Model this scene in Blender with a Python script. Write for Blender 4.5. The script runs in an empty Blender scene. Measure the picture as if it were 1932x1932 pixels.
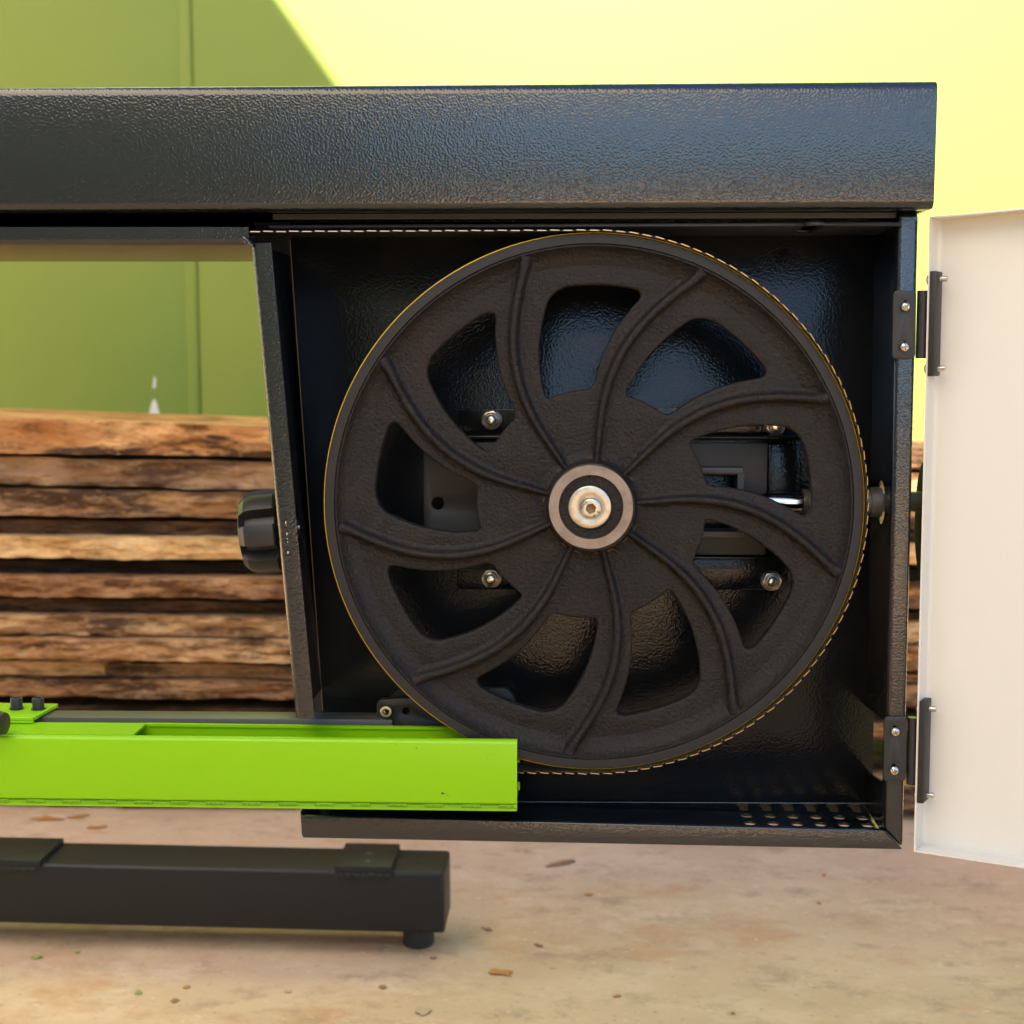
import bpy, bmesh, math, random
from mathutils import Vector, Matrix, noise
random.seed(7)
PI = math.pi
scene = bpy.context.scene
COL = scene.collection

# ------------------------------------------------------------------ camera
FPX, DIST, CAMH = 2650.0, 1.2455, 0.885
PITCH, YAW = math.atan(292 / 2650), math.radians(2.8)
CAM = Vector((0, -DIST, CAMH))
FW = Vector((-math.sin(YAW) * math.cos(PITCH), math.cos(YAW) * math.cos(PITCH), -math.sin(PITCH)))
RT = Vector((math.cos(YAW), math.sin(YAW), 0))
UP = RT.cross(FW)


def P(u, v, y):                      # photo position (1932 units) -> point on the plane Y = y
    d = FW + RT * ((u - 966) / FPX) - UP * ((v - 966) / FPX)
    return CAM + d * ((y - CAM.y) / d.y)


def PZ(u, v, z):                     # photo position -> point on the level Z = z
    d = FW + RT * ((u - 966) / FPX) - UP * ((v - 966) / FPX)
    return CAM + d * ((z - CAM.z) / d.z)


cd = bpy.data.cameras.new('camera')
cam = bpy.data.objects.new('camera', cd)
COL.objects.link(cam)
cd.sensor_width = 36
cd.lens = FPX / 1932 * 36
cd.clip_start, cd.clip_end = 0.02, 300
cam.matrix_world = Matrix.Translation(CAM) @ Matrix((RT, UP, -FW)).transposed().to_4x4()
cd.dof.use_dof = True
cd.dof.focus_distance = 1.27
cd.dof.aperture_fstop = 8.0
scene.camera = cam

# ------------------------------------------------------------------ materials
MAT = {}


def nd(nt, t, x=0, **kw):
    n = nt.nodes.new(t)
    for k, v in kw.items():
        if k in n.inputs:
            n.inputs[k].default_value = v
        else:
            setattr(n, k, v)
    return n


def base_mat(name, col, rough=.5, metal=0., spec=.5):
    m = bpy.data.materials.new(name)
    m.use_nodes = True
    nt = m.node_tree
    b = nt.nodes['Principled BSDF']
    b.inputs['Base Color'].default_value = (*col, 1)
    b.inputs['Roughness'].default_value = rough
    b.inputs['Metallic'].default_value = metal
    b.inputs['Specular IOR Level'].default_value = spec
    MAT[name] = m
    return m, nt, b


def add_bump(nt, b, scale, strength, dist, detail=2, low=None, stretch=None):
    tc = nd(nt, 'ShaderNodeTexCoord')
    src = tc.outputs['Object']
    if stretch:
        mp = nd(nt, 'ShaderNodeMapping')
        mp.inputs['Scale'].default_value = stretch
        nt.links.new(src, mp.inputs['Vector'])
        src = mp.outputs['Vector']
    n = nd(nt, 'ShaderNodeTexNoise', Scale=scale, Detail=detail)
    nt.links.new(src, n.inputs['Vector'])
    bp = nd(nt, 'ShaderNodeBump', Strength=strength, Distance=dist)
    nt.links.new(n.outputs['Fac'], bp.inputs['Height'])
    if low:
        n2 = nd(nt, 'ShaderNodeTexNoise', Scale=low[0], Detail=1)
        nt.links.new(src, n2.inputs['Vector'])
        b2 = nd(nt, 'ShaderNodeBump', Strength=low[1], Distance=low[2])
        nt.links.new(n2.outputs['Fac'], b2.inputs['Height'])
        nt.links.new(b2.outputs['Normal'], bp.inputs['Normal'])
    nt.links.new(bp.outputs['Normal'], b.inputs['Normal'])
    return tc


def col_mix(nt, b, c1, c2, scale, lo, hi, stretch=None, detail=5, rough=None, prev=None, rgh=.6, grad=0):
    """mix the base colour towards c2 where a noise passes lo..hi"""
    tc = nd(nt, 'ShaderNodeTexCoord')
    mp = nd(nt, 'ShaderNodeMapping')
    mp.inputs['Scale'].default_value = stretch or (1, 1, 1)
    mp.inputs['Location'].default_value = [random.uniform(-9, 9) for _ in range(3)]
    nt.links.new(tc.outputs['Object'], mp.inputs['Vector'])
    n = nd(nt, 'ShaderNodeTexNoise', Scale=scale, Detail=detail, Roughness=rgh)
    nt.links.new(mp.outputs['Vector'], n.inputs['Vector'])
    mr = nd(nt, 'ShaderNodeMapRange')
    mr.inputs['From Min'].default_value = lo
    mr.inputs['From Max'].default_value = hi
    val = n.outputs['Fac']
    if grad:
        sp = nd(nt, 'ShaderNodeSeparateXYZ')
        nt.links.new(tc.outputs['Object'], sp.inputs['Vector'])
        ma = nd(nt, 'ShaderNodeMath', operation='MULTIPLY_ADD')
        ma.inputs[1].default_value = grad
        nt.links.new(sp.outputs['Z'], ma.inputs[0]); nt.links.new(val, ma.inputs[2])
        val = ma.outputs[0]
    nt.links.new(val, mr.inputs['Value'])
    mx = nd(nt, 'ShaderNodeMix', data_type='RGBA')
    nt.links.new(mr.outputs['Result'], mx.inputs['Factor'])
    if prev is None:
        mx.inputs[6].default_value = (*c1, 1)
    else:
        nt.links.new(prev, mx.inputs[6])
    mx.inputs[7].default_value = (*c2, 1)
    nt.links.new(mx.outputs[2], b.inputs['Base Color'])
    return mx.outputs[2]


# charcoal textured powder coat of the sawmill
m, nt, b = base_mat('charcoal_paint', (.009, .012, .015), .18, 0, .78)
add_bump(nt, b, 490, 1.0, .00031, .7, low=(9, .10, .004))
m, nt, b = base_mat('charcoal_paint_shaded', (.006, .0065, .0075), .19, 0, .29)  # same coat, darkened and less glossy to put interior shade into it
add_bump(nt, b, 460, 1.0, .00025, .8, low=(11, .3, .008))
m, nt, b = base_mat('charcoal_smooth', (.030, .031, .032), .42, 0, .45)
add_bump(nt, b, 900, .12, .0003, 1)
m, nt, b = base_mat('block_steel', (.013, .0115, .0105), .5, 0, .4)
add_bump(nt, b, 900, .12, .0003, 1)
m, nt, b = base_mat('stand_paint', (.0115, .0118, .0112), .45, 0, .35)
add_bump(nt, b, 300, .15, .0004, 1)
m, nt, b = base_mat('bar_steel', (.055, .050, .047), .42, .1, .5)
col_mix(nt, b, (.075, .068, .062), (.13, .115, .10), 60, .62, .75, (1, 6, 6))
m, nt, b = base_mat('black_metal', (.016, .015, .014), .48, 0, .45)
add_bump(nt, b, 1200, .12, .0003, 1)
m, nt, b = base_mat('black_plastic', (.017, .016, .016), .42, 0, .45)
add_bump(nt, b, 700, .08, .0003, 1)
base_mat('tan_edge', (.17, .105, .05), .6, 0, .3)  # plain tan, for the strip along the back panel's left edge
m, nt, b = base_mat('matt_black', (.010, .010, .010), .7, 0, .15)
m, nt, b = base_mat('rubber', (.030, .027, .026), .6, 0, .4)
# cast iron with rust dust in places
m, nt, b = base_mat('cast_iron', (.020, .0165, .0145), .55, .0, .25)
c = col_mix(nt, b, (.0115, .0086, .0070), (.026, .0135, .007), 11, .58, .84, None, 5)
col_mix(nt, b, None, (.022, .018, .0155), 90, .60, .80, None, 2, prev=c)
add_bump(nt, b, 330, 1.0, .0016, 3)
m, nt, b = base_mat('rim_face', (.0135, .0125, .012), .5, 0, .35)
add_bump(nt, b, 1500, .1, .0003, 1)
m, nt, b = base_mat('rust_dust', (.085, .042, .018), .85, 0, .2)
add_bump(nt, b, 640, .5, .0006, 3)
m, nt, b = base_mat('machined_iron', (.27, .205, .165), .42, .75, .5)
col_mix(nt, b, (.25, .205, .17), (.14, .108, .088), 70, .45, .75, None, 6)
add_bump(nt, b, 1800, .12, .0002, 2)
m, nt, b = base_mat('zinc', (.72, .68, .58), .34, .95, .5)
col_mix(nt, b, (.52, .48, .40), (.36, .32, .24), 160, .45, .75, None, 4)
m, nt, b = base_mat('zinc_bright', (.58, .57, .52), .22, 1, .5)
m, nt, b = base_mat('socket_rust', (.22, .14, .07), .5, .7, .4)
m, nt, b = base_mat('chrome', (.70, .70, .70), .14, 1, .5)
m, nt, b = base_mat('blade_steel', (.10, .095, .09), .35, .9, .5)
m, nt, b = base_mat('blade_tooth', (.60, .45, .26), .38, .9, .5)
m, nt, b = base_mat('yellow_edge', (.62, .38, .01), .5, 0, .4)
m, nt, b = base_mat('dark_mark', (.012, .012, .012), .6, 0, .3)
m, nt, b = base_mat('seal_mark', (.040, .037, .036), .6, 0, .3)
m, nt, b = base_mat('clip_steel', (.028, .025, .024), .45, .5, .5)
m, nt, b = base_mat('lime_paint', (.225, .49, .0035), .26, 0, .32)
add_bump(nt, b, 220, .05, .0004, 1, low=(40, .08, .001))
m, nt, b = base_mat('scale_tape', (.16, .38, .010), .5, 0, .3)
base_mat('tape_print', (.075, .18, .008), .6, 0, .2)
m, nt, b = base_mat('cream_paint', (.66, .63, .555), .38, 0, .4)
add_bump(nt, b, 500, .04, .0003, 1)
m, nt, b = base_mat('olive_plastic', (.20, .26, .06), .5, 0, .4)
m, nt, b = base_mat('chip_white', (.55, .52, .46), .7, 0, .3)

# lime wall
m, nt, b = base_mat('lime_wall', (.40, .47, .055), .55, 0, .3)
c = col_mix(nt, b, (.200, .250, .040), (.175, .240, .040), 1.2, .35, .65, None, 3)
add_bump(nt, b, 60, .06, .001, 3)
m, nt, b = base_mat('wall_joint', (.20, .225, .04), .7, 0, .2)
m, nt, b = base_mat('wall_scuff', (.60, .57, .46), .7, 0, .2)

# concrete
m, nt, b = base_mat('concrete', (.36, .29, .225), .9, 0, .08)
c = col_mix(nt, b, (.66, .445, .265), (.56, .365, .212), 3.2, .36, .64, (1, 1.5, 1), 8)
c = col_mix(nt, b, None, (.72, .505, .32), 8, .50, .72, (1, 1.5, 1), 8, prev=c, rgh=.7)
c = col_mix(nt, b, None, (.54, .285, .13), 4.2, .55, .74, (1, 1.4, 1), 8, prev=c, rgh=.68)
c = col_mix(nt, b, None, (.40, .265, .16), 12, .53, .72, (1, 1.5, 1), 8, prev=c, rgh=.72)
c = col_mix(nt, b, None, (.36, .235, .14), 70, .62, .76, (1, 1.3, 1), 6, prev=c)
col_mix(nt, b, None, (.76, .58, .41), 80, .62, .76, (1, 1.3, 1), 6, prev=c)
add_bump(nt, b, 90, .35, .002, 6)
m, nt, b = base_mat('diffuser_steel', (.5, .5, .48), .6, 0, .3)
m, nt, b = base_mat('diffuser_cloth', (.85, .72, .56), .8, 0, .1)
tr = nd(nt, 'ShaderNodeBsdfTranslucent')
tr.inputs['Color'].default_value = (.98, .83, .62, 1)
ms = nd(nt, 'ShaderNodeMixShader')
ms.inputs[0].default_value = .88  # lets sunlight through as added warm fill from overhead
nt.links.new(b.outputs[0], ms.inputs[1]); nt.links.new(tr.outputs[0], ms.inputs[2])
nt.links.new(ms.outputs[0], nt.nodes['Material Output'].inputs['Surface'])
base_mat('baffle_dark', (.035, .045, .022), .8, 0, .2)  # colour of the low unseen box added behind the camera
base_mat('blocker_grey', (.21, .235, .19), .8, 0, .2)  # colour of the tall unseen box added behind the camera


def wood_mat(name, sap, mid, dark, bark_lo, bark_hi, mid_lo=.42, mid_hi=.58, grad=0):
    m, nt, b = base_mat(name, mid, .75, 0, .2)
    c = col_mix(nt, b, sap, mid, 3.0, mid_lo, mid_hi, (1, 2, 5), 7)
    c = col_mix(nt, b, None, tuple(x * .45 for x in mid), 9, .50, .62, (.8, 2, 4), 8, prev=c, rgh=.68)
    c = col_mix(nt, b, None, tuple(min(1, x * 1.1) for x in sap), 11, .56, .66, (.7, 2, 2.6), 7, prev=c, rgh=.68)
    c = col_mix(nt, b, None, dark, 3.4, bark_lo, bark_hi, (1, 1.5, 5.5), 10, prev=c, rgh=.74, grad=grad)
    c = col_mix(nt, b, None, tuple(x * .7 for x in sap), 42, .58, .70, (1, 2, 1.3), 5, prev=c)
    col_mix(nt, b, None, tuple(x * .8 for x in dark), 30, .60, .74, (.7, 2, 1.6), 7, prev=c, rgh=.7)
    add_bump(nt, b, 55, 1.0, .014, 7, stretch=(.6, 1.2, 1.6))
    return m


BARK = (.075, .036, .017)
wood_mat('wood_orange', (.66, .34, .13), (.42, .175, .055), BARK, .50, .57, grad=-3.0)
wood_mat('wood_light', (.62, .36, .16), (.42, .20, .075), BARK, .54, .62)
wood_mat('wood_red', (.48, .26, .115), (.30, .135, .055), (.10, .042, .018), .52, .60)
wood_mat('wood_bark', (.42, .25, .13), (.26, .135, .062), (.085, .044, .022), .50, .60)
wood_mat('wood_patchy', (.60, .37, .17), (.33, .17, .075), (.075, .036, .017), .53, .60, .46, .56)
wood_mat('wood_tan', (.50, .29, .12), (.40, .215, .08), BARK, .66, .76)
wood_mat('wood_sap', (.74, .46, .20), (.68, .39, .145), (.16, .10, .065), .585, .61, .5, .75)
wood_mat('wood_brown', (.46, .26, .12), (.29, .14, .06), (.075, .036, .017), .48, .57)
wood_mat('wood_gap_shade', (.030, .016, .008), (.016, .009, .005), (.008, .005, .003), .42, .62)  # near black, to put the shade of a deep gap into the wood
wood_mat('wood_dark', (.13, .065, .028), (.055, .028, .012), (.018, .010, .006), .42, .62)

# ------------------------------------------------------------------ builders


def tag(o, label=None, cat=None, group=None, kind=None):
    if label: o['label'] = label
    if cat: o['category'] = cat
    if group: o['group'] = group
    if kind: o['kind'] = kind
    return o


def empty(name, loc, label, cat, group=None):
    o = bpy.data.objects.new(name, None)
    o.empty_display_size = .05
    COL.objects.link(o)
    o.location = loc
    bpy.context.view_layer.update()
    return tag(o, label, cat, group)


def set_parent(o, par):
    bpy.context.view_layer.update()
    o.parent = par
    o.matrix_parent_inverse = par.matrix_world.inverted()


def link_mesh(name, me, mats, parent=None, smooth=None, bevel=0, seg=3):
    """me in world coordinates -> object whose origin is the mesh's centre"""
    mats = mats if isinstance(mats, (list, tuple)) else [mats]
    for mm in mats:
        me.materials.append(MAT[mm])
    vs = me.vertices
    lo = Vector([min(v.co[i] for v in vs) for i in range(3)])
    hi = Vector([max(v.co[i] for v in vs) for i in range(3)])
    c = (lo + hi) / 2
    me.transform(Matrix.Translation(-c))
    me.name = name
    o = bpy.data.objects.new(name, me)
    COL.objects.link(o)
    o.location = c
    if parent: set_parent(o, parent)
    if smooth is not None:
        for p in me.polygons: p.use_smooth = True
        es = o.modifiers.new('split', 'EDGE_SPLIT')
        es.split_angle = math.radians(smooth)
    if bevel:
        bv = o.modifiers.new('bevel', 'BEVEL')
        bv.width, bv.segments, bv.limit_method = bevel, seg, 'ANGLE'
        bv.angle_limit = math.radians(35)
        bv.harden_normals = False
        for p in me.polygons: p.use_smooth = True
        if smooth is None:
            es = o.modifiers.new('split', 'EDGE_SPLIT')
            es.split_angle = math.radians(32)
        else:
            # bevel first
            o.modifiers.move(1, 0)
    return o


class MB:
    def __init__(s):
        s.v, s.f, s.m = [], [], []

    def add(s, verts, faces, mi=0):
        n = len(s.v)
        s.v += [Vector(x) for x in verts]
        s.f += [tuple(i + n for i in f) for f in faces]
        s.m += [mi] * len(faces)
        return s

    def prism(s, front, off, mi=0):
        """closed polygon swept by the vector off"""
        n = len(front)
        a = [Vector(p) for p in front]
        b_ = [p + Vector(off) for p in a]
        fs = [tuple(range(n)), tuple(range(2 * n - 1, n - 1, -1))]
        fs += [(i, n + i, n + (i + 1) % n, (i + 1) % n) for i in range(n)]
        return s.add(a + b_, fs, mi)

    def px(s, poly, y, depth, mi=0):
        return s.prism([P(u, v, y) for u, v in poly], (0, depth, 0), mi)

    def box(s, lo, hi, mi=0):
        x0, y0, z0 = lo; x1, y1, z1 = hi
        return s.prism([(x0, y0, z0), (x1, y0, z0), (x1, y0, z1), (x0, y0, z1)], (0, y1 - y0, 0), mi)

    def cyl(s, p0, p1, r0, r1=None, n=32, mi=0, cap=True):
        r1 = r0 if r1 is None else r1
        p0, p1 = Vector(p0), Vector(p1)
        ax = (p1 - p0).normalized()
        a = ax.orthogonal().normalized(); b_ = ax.cross(a)
        vs = []
        for p, r in ((p0, r0), (p1, r1)):
            vs += [p + (a * math.cos(2 * PI * i / n) + b_ * math.sin(2 * PI * i / n)) * r for i in range(n)]
        fs = [(i, (i + 1) % n, n + (i + 1) % n, n + i) for i in range(n)]
        if cap: fs += [tuple(range(n - 1, -1, -1)), tuple(range(n, 2 * n))]
        return s.add(vs, fs, mi)

    def lathe(s, c, ax, prof, n=64, mi=0, closed=False, ref=None):
        """prof: (radius, height along ax)"""
        c, ax = Vector(c), Vector(ax).normalized()
        a = (Vector(ref) if ref else ax.orthogonal()).normalized(); b_ = ax.cross(a)
        vs, k = [], len(prof)
        for i in range(n):
            t = 2 * PI * i / n
            d = a * math.cos(t) + b_ * math.sin(t)
            vs += [c + d * r + ax * h for r, h in prof]
        fs = []
        for i in range(n):
            j = (i + 1) % n
            for q in range(k if closed else k - 1):
                w = (q + 1) % k
                fs.append((i * k + q, i * k + w, j * k + w, j * k + q))
        return s.add(vs, fs, mi)

    def build(s, name, mats, parent=None, smooth=None, bevel=0, seg=3, weld=True):
        me = bpy.data.meshes.new(name)
        me.from_pydata([tuple(v) for v in s.v], [], s.f)
        for p, mi in zip(me.polygons, s.m): p.material_index = mi
        bm = bmesh.new(); bm.from_mesh(me)
        if weld: bmesh.ops.remove_doubles(bm, verts=bm.verts, dist=1e-6)
        bmesh.ops.recalc_face_normals(bm, faces=bm.faces)
        bm.to_mesh(me); bm.free()
        return link_mesh(name, me, mats, parent, smooth, bevel, seg)


def plate_mesh(outline, holes, thick, bevel=0, res=2):
    """2D outline with holes -> mesh of a plate, local XY, thickness centred on Z"""
    cu = bpy.data.curves.new('tmp', 'CURVE')
    cu.dimensions = '2D'; cu.fill_mode = 'BOTH'
    cu.extrude = max(thick / 2 - bevel, 1e-5); cu.bevel_depth = bevel; cu.bevel_resolution = res
    for pts in [outline] + list(holes):
        sp = cu.splines.new('POLY')
        sp.points.add(len(pts) - 1)
        for q, (x, y) in zip(sp.points, pts): q.co = (x, y, 0, 1)
        sp.use_cyclic_u = True
    o = bpy.data.objects.new('tmp', cu)
    COL.objects.link(o)
    bpy.context.view_layer.update()
    dg = bpy.context.evaluated_depsgraph_get()
    me = bpy.data.meshes.new_from_object(o.evaluated_get(dg))
    bpy.data.objects.remove(o); bpy.data.curves.remove(cu)
    me.materials.clear()
    bm = bmesh.new(); bm.from_mesh(me)
    bmesh.ops.remove_doubles(bm, verts=bm.verts, dist=1e-6)
    bm.to_mesh(me); bm.free()
    return me


def circ(cx, cy, r, n=24):
    return [(cx + r * math.cos(2 * PI * i / n), cy + r * math.sin(2 * PI * i / n)) for i in range(n)]


def rounded(pts, rads, seg=8):
    """round the corners of a 2D polygon"""
    out, n = [], len(pts)
    for i in range(n):
        p, a, b_ = Vector(pts[i]), Vector(pts[i - 1]), Vector(pts[(i + 1) % n])
        d1, d2 = (a - p).normalized(), (b_ - p).normalized()
        ang = math.acos(max(-1, min(1, d1.dot(d2))))
        r = rads[i] if isinstance(rads, (list, tuple)) else rads
        if r <= 0 or abs(ang - PI) < .02:
            out.append(tuple(p)); continue
        t = min(r / math.tan(ang / 2), (a - p).length * .48, (b_ - p).length * .48)
        r = t * math.tan(ang / 2)
        c = p + (d1 + d2).normalized() * (r / math.sin(ang / 2))
        s, e = p + d1 * t - c, p + d2 * t - c
        a0 = math.atan2(s.y, s.x); da = math.atan2(e.y, e.x) - a0
        while da > PI: da -= 2 * PI
        while da < -PI: da += 2 * PI
        out += [(c.x + r * math.cos(a0 + da * k / seg), c.y + r * math.sin(a0 + da * k / seg)) for k in range(seg + 1)]
    return out


def mesh_verts(me, mtx):
    return [mtx @ v.co for v in me.vertices], [tuple(p.vertices) for p in me.polygons]


XZ = Matrix(((1, 0, 0, 0), (0, 0, 1, 0), (0, 1, 0, 0), (0, 0, 0, 1)))      # local (x, y, z) -> world (x, z, y)


def text_geo(txt, size, depth):
    cu = bpy.data.curves.new('tmp', 'FONT')
    cu.body = txt; cu.size = size; cu.extrude = depth; cu.align_x = 'CENTER'; cu.align_y = 'CENTER'
    cu.resolution_u = 3
    o = bpy.data.objects.new('tmp', cu)
    COL.objects.link(o); bpy.context.view_layer.update()
    me = bpy.data.meshes.new_from_object(o.evaluated_get(bpy.context.evaluated_depsgraph_get()))
    bpy.data.objects.remove(o); bpy.data.curves.remove(cu)
    return me


def ring_text(mb, txt, c, r, a_mid, step, size, depth, mi):
    """letters round a circle facing the camera (-Y); angles counter-clockwise seen from the camera"""
    n = len(txt)
    for k, ch in enumerate(txt):
        if ch == ' ': continue
        a = a_mid - (k - (n - 1) / 2) * step
        me = text_geo(ch, size, depth)
        M = (Matrix.Translation(Vector(c) + Vector((math.cos(a) * r, 0, math.sin(a) * r)))
             @ Matrix.Rotation(-(a - PI / 2), 4, 'Y') @ Matrix.Rotation(PI / 2, 4, 'X'))
        vs, fs = mesh_verts(me, M)
        mb.add(vs, fs, mi)
        bpy.data.meshes.remove(me)


# ------------------------------------------------------------------ sawmill head
MILL = empty('sawmill_head', P(1100, 1590, .05),
             'charcoal steel saw head with open wheel case, black spoked wheel and lime green blade guard', 'sawmill')

# hood: folded sheet, open underneath
mb = MB()
YF, YB = -.030, .190


def hood_profile(u, vt, vb):
    zt, zb = P(u, vt, YF).z, P(u, vb, YF).z
    x = P(u, (vt + vb) / 2, YF).x
    r, t = .0090, .003
    outer = [(YF + .022, zb)]
    for k in range(6):
        a = PI * 1.5 - k / 5 * PI / 2
        outer.append((YF + r * .8 + math.cos(a) * r * .8, zb + r * .8 + math.sin(a) * r * .8))
    for k in range(6):
        a = PI - k / 5 * PI / 2
        outer.append((YF + r + math.cos(a) * r, zt - r + math.sin(a) * r))
    outer += [(YB, zt), (YB, zb)]
    ins = [(YB - t, zb), (YB - t, zt - t)]
    for k in range(6):
        a = PI / 2 + k / 5 * PI / 2
        ins.append((YF + r + math.cos(a) * (r - t), zt - r + math.sin(a) * (r - t)))
    for k in range(6):
        a = PI + k / 5 * PI / 2
        ins.append((YF + r * .8 + math.cos(a) * (r * .8 - t), zb + r * .8 + math.sin(a) * (r * .8 - t)))
    ins.append((YF + .022, zb + t))
    return x, outer + ins


xa, pa = hood_profile(-420, 166, 400)
xb, pb = hood_profile(1764.5, 150, 393)
na = len(pa)
NS = 24
vs = []
for i in range(NS + 1):
    t = i / NS
    vs += [(xa + (xb - xa) * t, pa[k][0] * (1 - t) + pb[k][0] * t, pa[k][1] * (1 - t) + pb[k][1] * t) for k in range(na)]
fs = [(i * na + k, i * na + (k + 1) % na, (i + 1) * na + (k + 1) % na, (i + 1) * na + k) for i in range(NS) for k in range(na)]
mb.add(vs, fs)
# end cap with rounded corners, a little proud of the folded sheet
zt, zb = P(1764, 150, YF).z, P(1764, 393, YF).z
cap = rounded([(YF + .0003, zb + .0003), (YB - .0003, zb + .0003), (YB - .0003, zt - .0003), (YF + .0003, zt - .0003)], [.007, .004, .005, .0088], 6)
mb.prism([(xb - .0032, y, z) for y, z in cap], (.0038, 0, 0))
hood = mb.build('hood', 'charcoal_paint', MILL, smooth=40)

# lower flange rail of the beam at the left
mb = MB()
YR = -.0255
zA, zB = P(-420, 462, YR).z, P(469, 462, YR).z
xA, xB = P(-420, 445, YR).x, P(469, 445, YR).x
zTA, zTB = P(-420, 428.5, YR).z, P(469, 428.5, YR).z


def rail_prof(x, zb, zt, yb=.2155):
    r, t = .005, .003
    o_ = [(0, zt)] + [(r + math.cos(PI + k / 5 * PI / 2) * r, zb + r + math.sin(PI + k / 5 * PI / 2) * r) for k in range(6)]
    o_ += [(yb, zb), (yb, zb + .055), (yb - t, zb + .055), (yb - t, zb + t)]
    o_ += [(r + math.cos(PI * 1.5 - k / 5 * PI / 2) * (r - t), zb + r + math.sin(PI * 1.5 - k / 5 * PI / 2) * (r - t)) for k in range(6)]
    o_ += [(t, zt)]
    return [(x, y + YR, z) for y, z in o_]


pa, pb = rail_prof(xA, zA, zTA), rail_prof(xB, zB, zTB)
na = len(pa)
mb.add(pa + pb, [(k, (k + 1) % na, na + (k + 1) % na, na + k) for k in range(na)] + [tuple(range(na)), tuple(range(2 * na - 1, na - 1, -1))])
# underside sheet runs on to the slanted post, weld bead in the corner
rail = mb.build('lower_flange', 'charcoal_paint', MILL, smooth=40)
mb = MB()
pts = [P(459, 449, YR - .0012), P(464, 452, YR - .0016), P(468, 457, YR - .0018), P(472, 461, YR - .0014), P(474, 466, YR - .001)]
for k in range(4):
    mb.cyl(pts[k], pts[k + 1], .0028, .0026, 10)
mb.build('weld_bead', 'charcoal_paint', rail, smooth=50)

# slanted post on the left of the case: folded sheet with a rounded left edge
mb = MB()
L0, L1, R0, R1 = P(471, 459, YR), P(556, 1356, YR), P(511, 458, YR), P(593, 1355, YR)
prof = []
for top in (True, False):
    L, R = (L0, R0) if top else (L1, R1)
    w = (R - L).x
    r, t = .0065, .003
    ring = [(w, 0), (r, 0)]
    ring = [(w, 0)] + [(r + math.cos(PI * 1.5 - k / 6 * PI / 2) * r, r + math.sin(PI * 1.5 - k / 6 * PI / 2) * r) for k in range(7)] + [(0, .21)]
    ring += [(t, .21)] + [(r + math.cos(PI + k / 6 * PI / 2) * (r - t), r + math.sin(PI + k / 6 * PI / 2) * (r - t)) for k in range(7)] + [(w, t)]
    prof.append([(L.x + a, b_ + YR, L.z + (R.z - L.z) * a / w) for a, b_ in ring])
na = len(prof[0])
mb.add(prof[0] + prof[1], [(k, (k + 1) % na, na + (k + 1) % na, na + k) for k in range(na)] + [tuple(range(na)), tuple(range(2 * na - 1, na - 1, -1))])
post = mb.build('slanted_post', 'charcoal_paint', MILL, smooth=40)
mb = MB()
for (u, v, s) in ((1143, 2090, .9), (1144.5, 2101, .35), (1147, 2135, .9), (1149, 2155, .4), (1150.5, 2168, .5), (1151.6, 2210, .9)):
    q = P(u / 2.12, v / 2.12, YR - .0003)
    mb.prism([q + Vector((math.cos(a) * .0006 * s * random.uniform(.7, 1.2), 0, math.sin(a) * .0014 * s)) for a in [k * PI / 4 for k in range(8)]], (0, .0004, 0))
mb.build('paint_chip', 'chip_white', post)

# back panel, raised in front of a rear sheet
mb = MB()
mb.px([(546, 420), (1662, 420), (1646, 1536), (622, 1536), (608, 1341)], .090, .004)
mb.prism([P(547, 444, .0935), P(608, 1341, .0935), P(609.5, 1341, .0935), P(548.5, 444, .0935)], (0, .03, 0))
mb.build('back_panel', 'charcoal_paint_shaded', MILL, bevel=.0012, seg=2)
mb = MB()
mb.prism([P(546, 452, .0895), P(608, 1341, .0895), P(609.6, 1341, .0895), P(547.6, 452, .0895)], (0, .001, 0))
mb.build('panel_edge', 'tan_edge', MILL)
mb = MB()
mb.px([(480, 420), (700, 420), (700, 1520), (590, 1520)], .135, .003)
mb.build('rear_sheet', 'black_metal', MILL)

side_x0 = P(1692, 404, .0015).x + .003
# ceiling of the case with a slot
zc = P(1200, 429, 0).z
xl, xr = P(520, 440, .02).x, side_x0
me = plate_mesh([(xl, -.004), (xr, -.004), (xr, .092), (xl, .092)],
                [rounded([(a.x, b_.y), (c_.x, b_.y), (c_.x, d_.y), (a.x, d_.y)], .010, 6)
                 for a, b_, c_, d_ in [(PZ(1506, 434, zc), PZ(1540, 425, zc), PZ(1558, 425, zc), PZ(1540, 440, zc))]], .003)
me.transform(Matrix.Translation((0, 0, zc + .0015)))
link_mesh('case_ceiling', me, 'charcoal_smooth', MILL)
mb = MB()
mb.px([(515, 404), (1690, 401), (1690, 411), (515, 414)], .006, .004)
mb.px([(515, 437), (1640, 437), (1640, 441), (515, 441)], .078, .004)
mb.build('ceiling_strip', 'charcoal_smooth', MILL)

# side sheet at the right with shaft hole and cut-out behind the lower hinge
xs0, xs1 = P(1692, 404, .0015), P(1668, 1566, .0015)


def side_x(z):
    return xs0.x + (xs1.x - xs0.x) * (z - xs0.z) / (xs1.z - xs0.z)


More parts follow.
